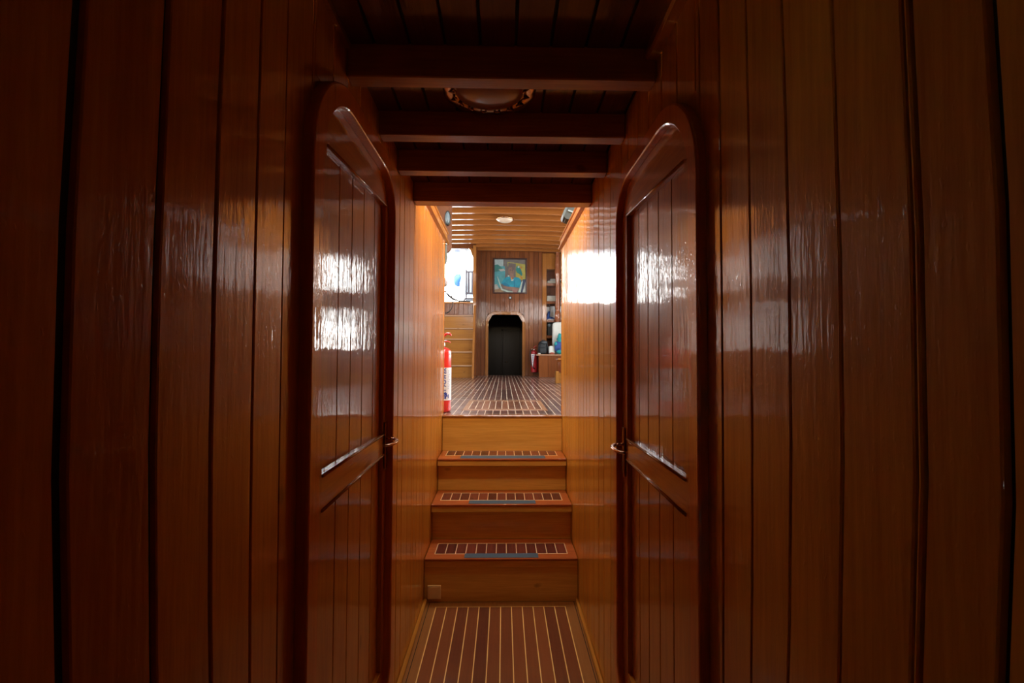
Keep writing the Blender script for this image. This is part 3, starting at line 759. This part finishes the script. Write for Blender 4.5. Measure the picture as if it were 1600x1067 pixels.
dl = thing('ceiling_lamp', (.01, 6.27, SC + .04), 'small pale round dome lamp on the saloon ceiling', 'lamp')
mb = MB(); mb.lathe([(.05, .01), (.118, .008), (.125, -.004), (.115, -.012)], (.01, 6.27, SC + .045), 32); mb.build('rim', M['brass'], dl)
mb = MB(); mb.lathe([(.115, -.010), (.095, -.028), (.06, -.042), (.015, -.048)], (.01, 6.27, SC + .045), 32); mb.build('lamp_shade', M['lampg'], dl)

bl_ = thing('bulkhead_lamp', (0, 2.06, E + .95), 'lit warm lamp on the wall just above the stairs, behind the last passage beam', 'lamp')
mb = MB(); mb.lathe([(.02, 0), (.15, .002), (.155, .012), (.14, .022)], (0, 2.054, E + .97), 32, axis='y', sy=.7); mb.build('base', M['brass'], bl_)
gm, gn, gb = new_mat('lit_opal_glass'); setin(gb, Base_Color=(.9, .8, .6, 1), Roughness=.4, Emission_Color=(1, .74, .42, 1), Emission_Strength=68)
mb = MB(); mb.lathe([(.138, .020), (.125, .045), (.09, .065), (.04, .075), (.004, .077)], (0, 2.054, E + .97), 32, axis='y', sy=.7); mb.build('lamp_shade', gm, bl_)
# ------------------------------------------------------------------ fire extinguishers
def extinguisher(c, s, red, label, lite=False):
    x, y, z = c; o = thing('fire_extinguisher', c, label, 'fire extinguisher')
    P = lambda pr: [(r * s, q * s) for r, q in pr]
    mb = MB(); mb.lathe(P([(.052, 0), (.062, .006), (.065, .02), (.065, .40), (.064, .412), (.065, .424), (.060, .437), (.046, .450), (.026, .458), (.017, .462), (.016, .470)]), c, 40, tone=.5)
    body = mb.build('cylinder', red, o)
    lb = MB(); lz0, lz1 = .085 * s, .315 * s
    lb.lathe([(.0655 * s, lz0), (.0655 * s, lz1)], c, 40, tone=.5, caps=False); lab = lb.build('paper_label', M['label'], body)
    mb = MB(); mb.lathe(P([(.019, .462), (.020, .470), (.020, .486), (.014, .492), (.014, .51)]), c, 16); mb.tube([(x, y, z + .486 * s), (x - .05 * s, y - .01, z + .487 * s)], .009 * s, 8); mb.build('valve', M['steel'], o)
    mb = MB(); mb.tube([(x - .02 * s, y, z + .495 * s), (x + .035 * s, y, z + .502 * s), (x + .058 * s, y, z + .492 * s)], [.008 * s, .009 * s, .007 * s], 8, flat=.6)
    mb.build('carry_handle', red, o)
    mb = MB(); mb.tube([(x - .015 * s, y, z + .512 * s), (x + .008 * s, y, z + .535 * s), (x + .03 * s, y, z + .555 * s), (x + .052 * s, y, z + .556 * s), (x + .064 * s, y, z + .540 * s)], [.009 * s, .012 * s, .013 * s, .011 * s, .007 * s], 8, flat=.7)
    mb.build('squeeze_lever', red, o)
    mb = MB(); pts = [(x - .05 * s, y - .01 * s, z + .487 * s), (x - .085 * s, y - .03 * s, z + .46 * s), (x - .09 * s, y - .04 * s, z + .35 * s), (x - .075 * s, y - .05 * s, z + .20 * s), (x - .03 * s, y - .074 * s, z + .11 * s), (x + .005 * s, y - .077 * s, z + .075 * s)]
    mb.tube(pts, [.009 * s] * 4 + [.010 * s, .014 * s], 10); mb.build('hose', M['black'], o)
    return o, lab
ext, lab = extinguisher((-.438, 3.205, SF), 1.0, M['red'], 'red fire extinguisher with white DRY POWER label at the top of the stairs')
def wrap_text(body, size, ang0, z0, c, r, name, parent, mat, bold=.0):
    cu = bpy.data.curves.new('lettering', 'FONT'); cu.body = body; cu.size = size; cu.offset = bold; cu.align_x = 'LEFT'; cu.resolution_u = 3
    to = bpy.data.objects.new('lettering', cu); COL.objects.link(to)
    dg = bpy.context.evaluated_depsgraph_get(); me = bpy.data.meshes.new_from_object(to.evaluated_get(dg)); bpy.data.objects.remove(to)
    for v in me.vertices:
        u, w = v.co.x, v.co.y              # text runs upward; letter tops point to the left
        a = ang0 - w / r
        v.co = Vector((c[0] + r * math.cos(a), c[1] + r * math.sin(a), c[2] + z0 + u))
    me.materials.clear(); me.materials.append(mat)
    o = bpy.data.objects.new(name, me); COL.objects.link(o); o.parent = parent
    return o
wrap_text('DRY POWER', .038, R(-57), .095, (-.438, 3.205, SF), .0664, 'lettering', lab, M['blue'], .0012)
mb = MB()
for i in range(11):
    a0 = R(-46); a1 = a0 + (.010 + .007 * ((i * 7) % 3)) / .0664
    for (q0, q1) in ((a0, a1),):
        z = SF + .165 + i * .0125
        mb.add([(-.438 + .0664 * math.cos(q), 3.205 + .0664 * math.sin(q), zz) for q in (q0, q1) for zz in (z, z + .004)], [(0, 2, 3, 1)])
mb.build('small_print', plain('grey_print', (.30, .36, .55), .5), lab)
mb = MB()
def pc(a, z): return (-.438 + .0666 * math.cos(R(a)), 3.205 + .0666 * math.sin(R(a)), SF + z)
for (a0, a1, z0_, z1_) in ((-66, -38, .100, .106), (-66, -60, .106, .138), (-44, -38, .106, .128), (-58, -46, .112, .122), (-60, -50, .122, .138)):
    mb.add([pc(a0, z0_), pc(a1, z0_), pc(a1, z1_), pc(a0, z1_)], [(0, 1, 2, 3)])
mb.build('blue_emblem', M['blue'], lab)
ext2, lab2 = extinguisher((.565, 8.31, SF + .07), .88, M['redfar'], 'dark red fire extinguisher hanging behind the bench near the black backpack')
bpy.data.objects.remove(lab2)
mb = MB(); mb.box(.535, .595, 8.36, 8.405, SF + .30, SF + .36); mb.build('wall_hook', M['steel'], ext2)
mb = MB(); mb.prism([(.505, SF + .41), (.573, SF + .41), (.530, SF + .16)], 1, 8.238, 8.243, tone=.5)
o = mb.build('paper_tag', M['label'], ext2)
mb = MB()
for i in range(5): mb.prism([(.527 + .002 * (i % 2), SF + .385 - i * .03), (.550 - .003 * i, SF + .385 - i * .03), (.536, SF + .367 - i * .03)], 1, 8.235, 8.239)
mb.build('tag_print', M['blue'], ext2)

# ------------------------------------------------------------------ painting
pa = thing('framed_painting', (.114, BY, E + 1.46), 'framed painting of a seated figure in turquoise with a green parrot', 'painting')
PX0, PX1, PZ0, PZ1 = -.204, .432, E + 1.125, E + 1.795
mb = MB(); fwid = .026
mb.box(PX0, PX1, BY - .03, BY - .002, PZ1 - fwid, PZ1, bev=.004); mb.box(PX0, PX1, BY - .03, BY - .002, PZ0, PZ0 + fwid, bev=.004)
mb.box(PX0, PX0 + fwid, BY - .03, BY - .002, PZ0 + fwid, PZ1 - fwid, bev=.004); mb.box(PX1 - fwid, PX1, BY - .03, BY - .002, PZ0 + fwid, PZ1 - fwid, bev=.004)
mb.build('frame', wood('dark_frame_wood', (.07, .035, .03), (.03, .015, .015), 'x'), pa)
pcols = {'bg': (.22, .20, .19), 'sea': (.12, .50, .58), 'sky': (.55, .72, .76), 'green': (.05, .30, .28), 'yel': (.55, .50, .10), 'skin': (.36, .22, .17), 'teal': (.01, .42, .62), 'teal2': (.0, .28, .50),
         'hair': (.22, .17, .17), 'parrot': (.02, .28, .26), 'lt': (.62, .80, .72), 'navy': (.05, .08, .16), 'tan': (.46, .30, .17), 'pink': (.50, .25, .22), 'cream': (.62, .66, .62), 'orange': (.70, .28, .05)}
def pm(c):
    m = plain('paint_' + c, tuple(v * .42 for v in pcols[c]), .7, var=.45, scale=14); return m
PM = {c: i for i, c in enumerate(pcols)}; mats = [pm(c) for c in pcols]
mb = MB(); lay = [0]
def poly(c, pts):
    """points in picture fractions, x right, y down"""
    lay[0] += 1; yv = BY - .010 - .00025 * lay[0]
    mb.add([(PX0 + .026 + (PX1 - PX0 - .052) * u, yv, PZ1 - .026 - (PZ1 - PZ0 - .052) * v) for u, v in pts], [tuple(range(len(pts)))], PM[c], .5)
def oval(c, cx, cy, rx, ry, n=18, rot=0):
    poly(c, [(cx + rx * math.cos(2 * PI * i / n) * math.cos(rot) - ry * math.sin(2 * PI * i / n) * math.sin(rot), cy + rx * math.cos(2 * PI * i / n) * math.sin(rot) + ry * math.sin(2 * PI * i / n) * math.cos(rot)) for i in range(n)])
poly('bg', [(0, 0), (1, 0), (1, 1), (0, 1)])
poly('sky', [(0, 0), (.28, 0), (.28, .20), (0, .20)]); poly('sea', [(0, .20), (.34, .20), (.34, .75), (0, .75)]); poly('green', [(0, .17), (.10, .15), (.20, .22), (.28, .30), (.22, .34), (.10, .36), (0, .38)])
poly('cream', [(.12, .30), (.30, .28), (.34, .34), (.20, .36)]); poly('sea', [(.02, .40), (.33, .34), (.34, .62), (.10, .75)])
poly('yel', [(.42, .07), (.98, .14), (1, .60), (.88, .62), (.70, .60), (.42, .20)]); poly('bg', [(.44, .10), (.68, .12), (.68, .60), (.44, .60)])
poly('bg', [(.30, .06), (.42, .06), (.42, .34), (.34, .56), (.34, .30)])
poly('hair', [(.42, .22), (.47, .15), (.56, .13), (.64, .17), (.66, .28), (.64, .36), (.44, .38)])
poly('skin', [(.46, .24), (.58, .22), (.63, .30), (.63, .42), (.60, .48), (.66, .55), (.55, .62), (.48, .55), (.50, .50), (.45, .44), (.43, .34)])
oval('hair', .61, .24, .05, .07); oval('navy', .505, .32, .018, .010); oval('navy', .575, .32, .018, .010); oval('pink', .53, .435, .030, .010); oval('tan', .54, .37, .014, .028)
poly('teal', [(.22, .72), (.30, .60), (.38, .53), (.50, .52), (.56, .62), (.66, .53), (.78, .55), (.84, .62), (.86, .72), (.82, .86), (.64, .84), (.44, .82), (.30, .78)])
poly('teal2', [(.22, .72), (.34, .70), (.50, .80), (.44, .83), (.30, .79)]); poly('teal2', [(.62, .62), (.66, .64), (.66, .84), (.62, .82)]); poly('lt', [(.52, .62), (.60, .60), (.63, .62), (.56, .66)])
poly('skin', [(.26, .80), (.44, .83), (.64, .85), (.80, .88), (.74, .95), (.50, .93), (.30, .86)])
poly('pink', [(.56, .90), (.74, .92), (.72, 1), (.58, 1)]); poly('sea', [(0, .55), (.06, .55), (.20, .80), (.26, .92), (.16, .86), (0, .76)])
poly('cream', [(0, .76), (.08, .76), (.16, .90), (0, .92)]); poly('tan', [(0, .92), (.22, .88), (.30, 1), (0, 1)])
poly('lt', [(.08, .52), (.10, .52), (.22, .82), (.26, .90), (.44, .95), (.60, .98), (.60, 1), (.40, .99), (.22, .93), (.16, .76)])
poly('lt', [(.86, .70), (.92, .62), (.94, .66), (.84, 1), (.76, 1)]); poly('navy', [(.92, .60), (1, .60), (1, .66), (.90, 1), (.84, 1)]); poly('cream', [(1, .66), (1, 1), (.90, 1)])
poly('parrot', [(.70, .22), (.76, .18), (.82, .22), (.86, .34), (.90, .44), (.88, .50), (.80, .44), (.72, .40), (.68, .32)]); oval('lt', .77, .22, .030, .035); poly('orange', [(.80, .22), (.86, .21), (.88, .27), (.83, .28)])
poly('orange', [(.84, .50), (.90, .54), (.88, .60), (.84, .56)]); oval('lt', .45, .50, .030, .022); oval('orange', .54, .575, .022, .03)
mb.build('canvas', mats, pa)
hk = thing('brass_ring', (.115, BY, E + 1.06), 'small dark ring with pale centre just under the painting', 'ring')
mb = MB(); pts = [(.118 + .026 * math.cos(2 * PI * i / 20), BY - .008, E + 1.052 + .026 * math.sin(2 * PI * i / 20)) for i in range(21)]; mb.tube(pts, .0065, 8); mb.build('ring', M['darkpl'], hk)
mb = MB(); mb.lathe([(.018, 0), (.016, -.008), (.004, -.012)], (.118, BY, E + 1.052), 16, axis='y'); mb.build('button', M['whitepl'], hk)

# ------------------------------------------------------------------ bookcase
BX0, BX1 = .72, 1.64
bc = thing('bookcase', (1.1, BY, SF), 'open varnished wooden bookcase built into the bulkhead', 'bookcase')
bl, bd_ = wood('bookcase_wood', (.30, .12, .022), (.18, .06, .011), 'z'), wood('bookcase_back_wood', (.20, .08, .045), (.12, .045, .025), 'z')
mb = MB(); mb.box(BX0, BX0 + .082, BY - .03, BY + .27, SF, SC + .04, bev=.004, tone=.8); mb.box(BX1 - .06, BX1, BY - .03, BY + .27, SF, SC + .04, bev=.004)
mb.box(BX0 + .082, BX1 - .06, BY - .03, BY + .27, E + 1.59, SC + .04, tone=.9); mb.build('frame', bl, bc)
mb = MB(); x = BX0 + .082
while x < BX1 - .06: mb.box(x + .001, min(x + .088, BX1 - .06), BY + .25, BY + .28, SF, E + 1.6, bev=.0015); x += .09
mb.build('back_panel', bd_, bc)
for z in (1.285, .945, .60, .30):
    mb = MB(); mb.box(BX0 + .082, BX1 - .06, BY - .01, BY + .25, E + z, E + z + .03, bev=.003, tone=.4)
    mb.box(BX0 + .082, BX1 - .06, BY - .022, BY - .01, E + z - .008, E + z + .045, bev=.002, tone=.3); mb.build('shelf', bd_ if False else M['locker'], bc)
def book(x, z, w, t, mat, lab, ang=0, y=BY + .03, grp='flat books in the bookcase'):
    o = thing('book', (x, y, z), lab, 'book', grp)
    mb = MB(); mb.box(x, x + w, y, y + .17, z, z + .003); mb.box(x, x + w, y, y + .17, z + t - .003, z + t); mb.box(x, x + w, y - .003, y, z, z + t, bev=.001) if ang else mb.box(x, x + .003, y, y + .17, z, z + t)
    mb.build('cover', mat, o)
    mb = MB(); mb.box(x + .004, x + w - .004, y + .004, y + .166, z + .003, z + t - .003); mb.build('pages', M['paper'], o)
z = E + 1.316
book(.812, z, .26, .035, M['book3'], 'pale cream book, bottom of the upper-shelf stack beside the bookcase edge')
book(.825, z + .035, .24, .030, M['book1'], 'pale grey book, second up in the upper-shelf stack')
book(.87, z + .065, .20, .012, M['book2'], 'slim slate book, third up in the upper-shelf stack')
book(.88, z + .077, .21, .026, M['book1'], 'pale grey book topmost of the upper-shelf stack')
book(1.09, z, .26, .040, M['book1'], 'thick pale book lowest in the upper shelf pile behind the post')
book(1.10, z + .040, .24, .035, M['book2'], 'slate book in the middle of the upper shelf pile behind the post')
book(1.10, z + .075, .22, .030, M['book1'], 'pale book on top of the upper shelf pile behind the post')
z = E + .976
book(.812, z, .24, .035, M['book3'], 'cream book lowest in the middle-shelf stack')
book(.812, z + .035, .25, .030, M['book1'], 'pale grey book, second up in the middle-shelf stack')
book(.816, z + .065, .22, .028, M['book3'], 'cream book, third up in the middle-shelf stack')
book(.818, z + .093, .22, .030, M['book1'], 'pale book topmost of the middle-shelf stack')
book(1.07, z, .26, .040, M['book3'], 'cream book lowest in the middle shelf pile behind the post')
book(1.08, z + .040, .24, .030, M['book2'], 'dark book on the middle shelf pile behind the post')
book(1.08, z + .070, .24, .028, M['book3'], 'cream book topmost of the middle shelf pile behind the post')
for i, (xx, w_, lab) in enumerate(((.812, .065, 'pale upright folder at the edge of the lower shelf'), (.885, .09, 'wide white upright folder on the lower shelf above the blue cloth'), (.985, .06, 'narrow white upright folder on the lower shelf behind the post'), (1.06, .09, 'pale upright folder on the lower shelf, farthest behind the post'))):
    o = thing('folder', (xx, BY + .15, E + .63), lab, 'folder', 'upright folders on the lower shelf')
    mb = MB(); mb.box(xx, xx + w_, BY + .14, BY + .22, E + .63, E + .63 + .27 + .01 * (i % 2), bev=.004); mb.build('cover', M['whitepl'], o)
    mb = MB(); mb.box(xx + w_ * .25, xx + w_ * .75, BY + .138, BY + .141, E + .72, E + .80); mb.build('spine_patch', M['paper'], o)
mb = MB()
mb.blob((.875, BY + .07, E + .665), (.075, .05, .036), 24, 14, noise=.10, seed=3); mb.blob((.835, BY + .06, E + .72), (.030, .04, .085), 20, 12, noise=.12, seed=5, mtx=Matrix.Rotation(R(18), 3, 'Y')); mb.blob((.92, BY + .07, E + .655), (.06, .05, .026), 20, 12, noise=.12, seed=9)
tag(mb.build('folded_cloth', M['navy']), 'crumpled blue cloth on the lower shelf of the bookcase', 'cloth')
mb = MB(); mb.blob((.90, BY + .02, E + .645), (.075, .03, .014), 20, 8, p=.6)
tag(mb.build('folded_paper', M['whitepl']), 'white folded sheet under the blue cloth on the shelf', 'paper')
bt = thing('black_case', (.86, BY + .08, E + .36), 'black case with pale lens on the lowest bookcase shelf', 'case')
mb = MB(); mb.box(.81, .93, BY + .02, BY + .14, E + .331, E + .585, bev=.02); mb.build('body', M['darkpl'], bt)
mb = MB(); mb.lathe([(.03, 0), (.028, -.012), (.010, -.018)], (.852, BY + .02, E + .54), 18, axis='y'); mb.build('lens', M['greypl'], bt)

# turned post
po = thing('turned_post', (1.0, 8.285, E - .008), 'turned varnished wooden post before the bookcase, rising behind the white cushion', 'post')
prof = [(.042, .0), (.042, .78), (.034, .80), (.044, .82), (.046, .85), (.036, .88), (.030, .90), (.044, .93), (.050, .98), (.046, 1.03), (.034, 1.06), (.030, 1.08), (.042, 1.10), (.040, 1.13), (.036, 1.20), (.033, 1.35), (.034, 1.52), (.042, 1.58), (.048, 1.62), (.050, 1.66), (.042, 1.70), (.034, 1.73), (.046, 1.76), (.040, 1.80), (.030, 1.90), (.036, 2.05), (.034, 2.12), (.044, 2.15), (.042, 2.17), (.042, SC + .06 - SF)]
prof = [(.05, .03)] + [(r * 1.2, (q - .415) * 1.227 + .008) for r, q in prof if q > .75]; prof[-1] = (.05, SC + .05 - E)
mb = MB(); mb.lathe(prof, (1.0, 8.285, E - .008), 24, tone=.5); mb.build('shaft', M['bulk'] if False else wood('turned_post_wood', (.36, .13, .06), (.18, .06, .03), 'z'), po)
mb = MB(); mb.box(.948, 1.052, 8.233, 8.337, E - .008, E + .36, bev=.006); mb.build('square_base', M['locker'], po)

# bench, settee, cushion, bags
be = thing('bench', (.85, 8.1, SF), 'low varnished bench box carrying the black backpack', 'bench')
mb = MB(); x = .625
while x < 1.28: mb.box(x + .0012, min(x + .16, 1.3) - .0012, 7.92, 7.95, SF, E - .035, bev=.002); x += .16
mb.box(.627, 1.30, 7.95, 8.36, SF, E - .035); mb.build('box', M['locker'], be)
mb = MB(); mb.box(.580, 1.31, 7.90, 8.22, E - .035, E - .008, bev=.006, tone=.7); mb.box(.630, 1.31, 8.22, 8.365, E - .035, E - .008, tone=.7); mb.build('bench_top', wood('bench_top_wood', (.42, .25, .16), (.28, .14, .08), 'x'), be)
se = thing('settee', (1.2, 6.6, SF), 'varnished wooden settee end with stepped side against the passage wall edge', 'settee')
mb = MB(); mb.prism([(.80, SF + .13), (.80, E - .125), (.745, E - .095), (.745, E - .085), (1.62, E - .085), (1.62, SF + .13)], 1, 6.30, 6.34, tone=.6); mb.box(.80, 1.62, 6.34, 6.60, SF, E - .10); mb.build('end_panel', M['locker'], se)
mb = MB(); mb.box(.735, .775, 6.28, 6.42, SF, E - .245, bev=.004, tone=.95); mb.box(.775, 1.62, 6.30, 6.60, SF, SF + .15, bev=.004, tone=.6); mb.build('plinth', M['ladder'], se)
mb = MB(); mb.box(.76, 1.63, 6.26, 6.62, E - .085, E - .065, bev=.005, tone=.8); mb.build('seat_board', M['trimx'], se)
cu_ = thing('white_cushion', (1.0, 7.85, E), 'tall white cushion standing upright on the bench', 'cushion')
mb = MB(); mb.blob((1.065, 8.12, E + .285), (.185, .065, .29), 36, 24, p=.28, noise=.004); c = mb.build('pad', M['white'], cu_)
mb = MB(); q = rrect(.882, 1.248, E + .002, E + .573, .04, 6); mb.tube([(a, 8.12, b) for a, b in q] + [(q[0][0], 8.12, q[0][1])], .006, 6); mb.build('piping', M['darkpl'], cu_)
mb = MB(); mb.blob((.862, 8.00, E + .067), (.060, .045, .075), 26, 16, p=.5, noise=.01)
tag(mb.build('white_pillow', M['white']), 'small white pillow lying between backpack and teal jacket', 'pillow')
bp_ = thing('backpack', (.70, 8.02, E), 'black backpack sitting on the low bench', 'backpack')
mb = MB(); mb.blob((.708, 8.06, E + .118), (.085, .075, .118), 32, 20, p=.72, noise=.02, seed=4); mb.build('body', M['pack'], bp_)
mb = MB(); mb.blob((.70, 7.99, E + .055), (.066, .040, .058), 24, 14, p=.6, noise=.02, seed=8); mb.build('front_pocket', M['pack'], bp_)
mb = MB(); mb.blob((.722, 8.03, E + .200), (.062, .06, .035), 24, 12, p=.7, noise=.03, seed=2); mb.build('top_lid', plain('grey_black_fabric', (.022, .03, .036), .6, var=.3), bp_)
mb = MB(); mb.tube([(.69, 8.05, E + .225), (.70, 8.05, E + .25), (.725, 8.05, E + .255), (.745, 8.05, E + .225)], .006, 8); mb.build('handle', M['black'], bp_)
for dx in (-.075, .07):
    mb = MB(); mb.tube([(.708 + dx * .6, 8.0, E + .20), (.708 + dx * 1.25, 7.97, E + .12), (.708 + dx * 1.3, 7.98, E + .03), (.708 + dx, 8.0, E + .005)], .008, 8, flat=.5); mb.build('strap', M['black'], bp_)
mb = MB(); mb.blob((1.005, 7.93, E + .27), (.055, .04, .085), 22, 14, noise=.10, seed=11); mb.blob((.985, 7.93, E + .13), (.085, .05, .095), 24, 16, noise=.13, seed=13, mat=1); mb.blob((.925, 7.93, E + .17), (.030, .035, .045), 18, 12, noise=.1, seed=15); mb.blob((1.0, 7.92, E + .035), (.06, .05, .04), 18, 12, noise=.12, seed=17)
tag(mb.build('rolled_jacket', [M['teal'], M['navy']]), 'crumpled teal and navy jacket heaped at the end of the bench', 'jacket')
mb = MB(); mb.blob((.855, 7.925, E + .010), (.045, .020, .018), 18, 10, noise=.12, seed=21)
tag(mb.build('red_pouch', plain('red_brown_fabric', (.28, .06, .03), .7)), 'small red-brown pouch lying beside the backpack', 'pouch')
mb = MB(); mb.blob((.63, 7.94, E + .002), (.028, .022, .012), 14, 8, noise=.12, seed=23)
tag(mb.build('crumpled_tissue', M['white']), 'small crumpled white tissue on the bench corner', 'tissue')
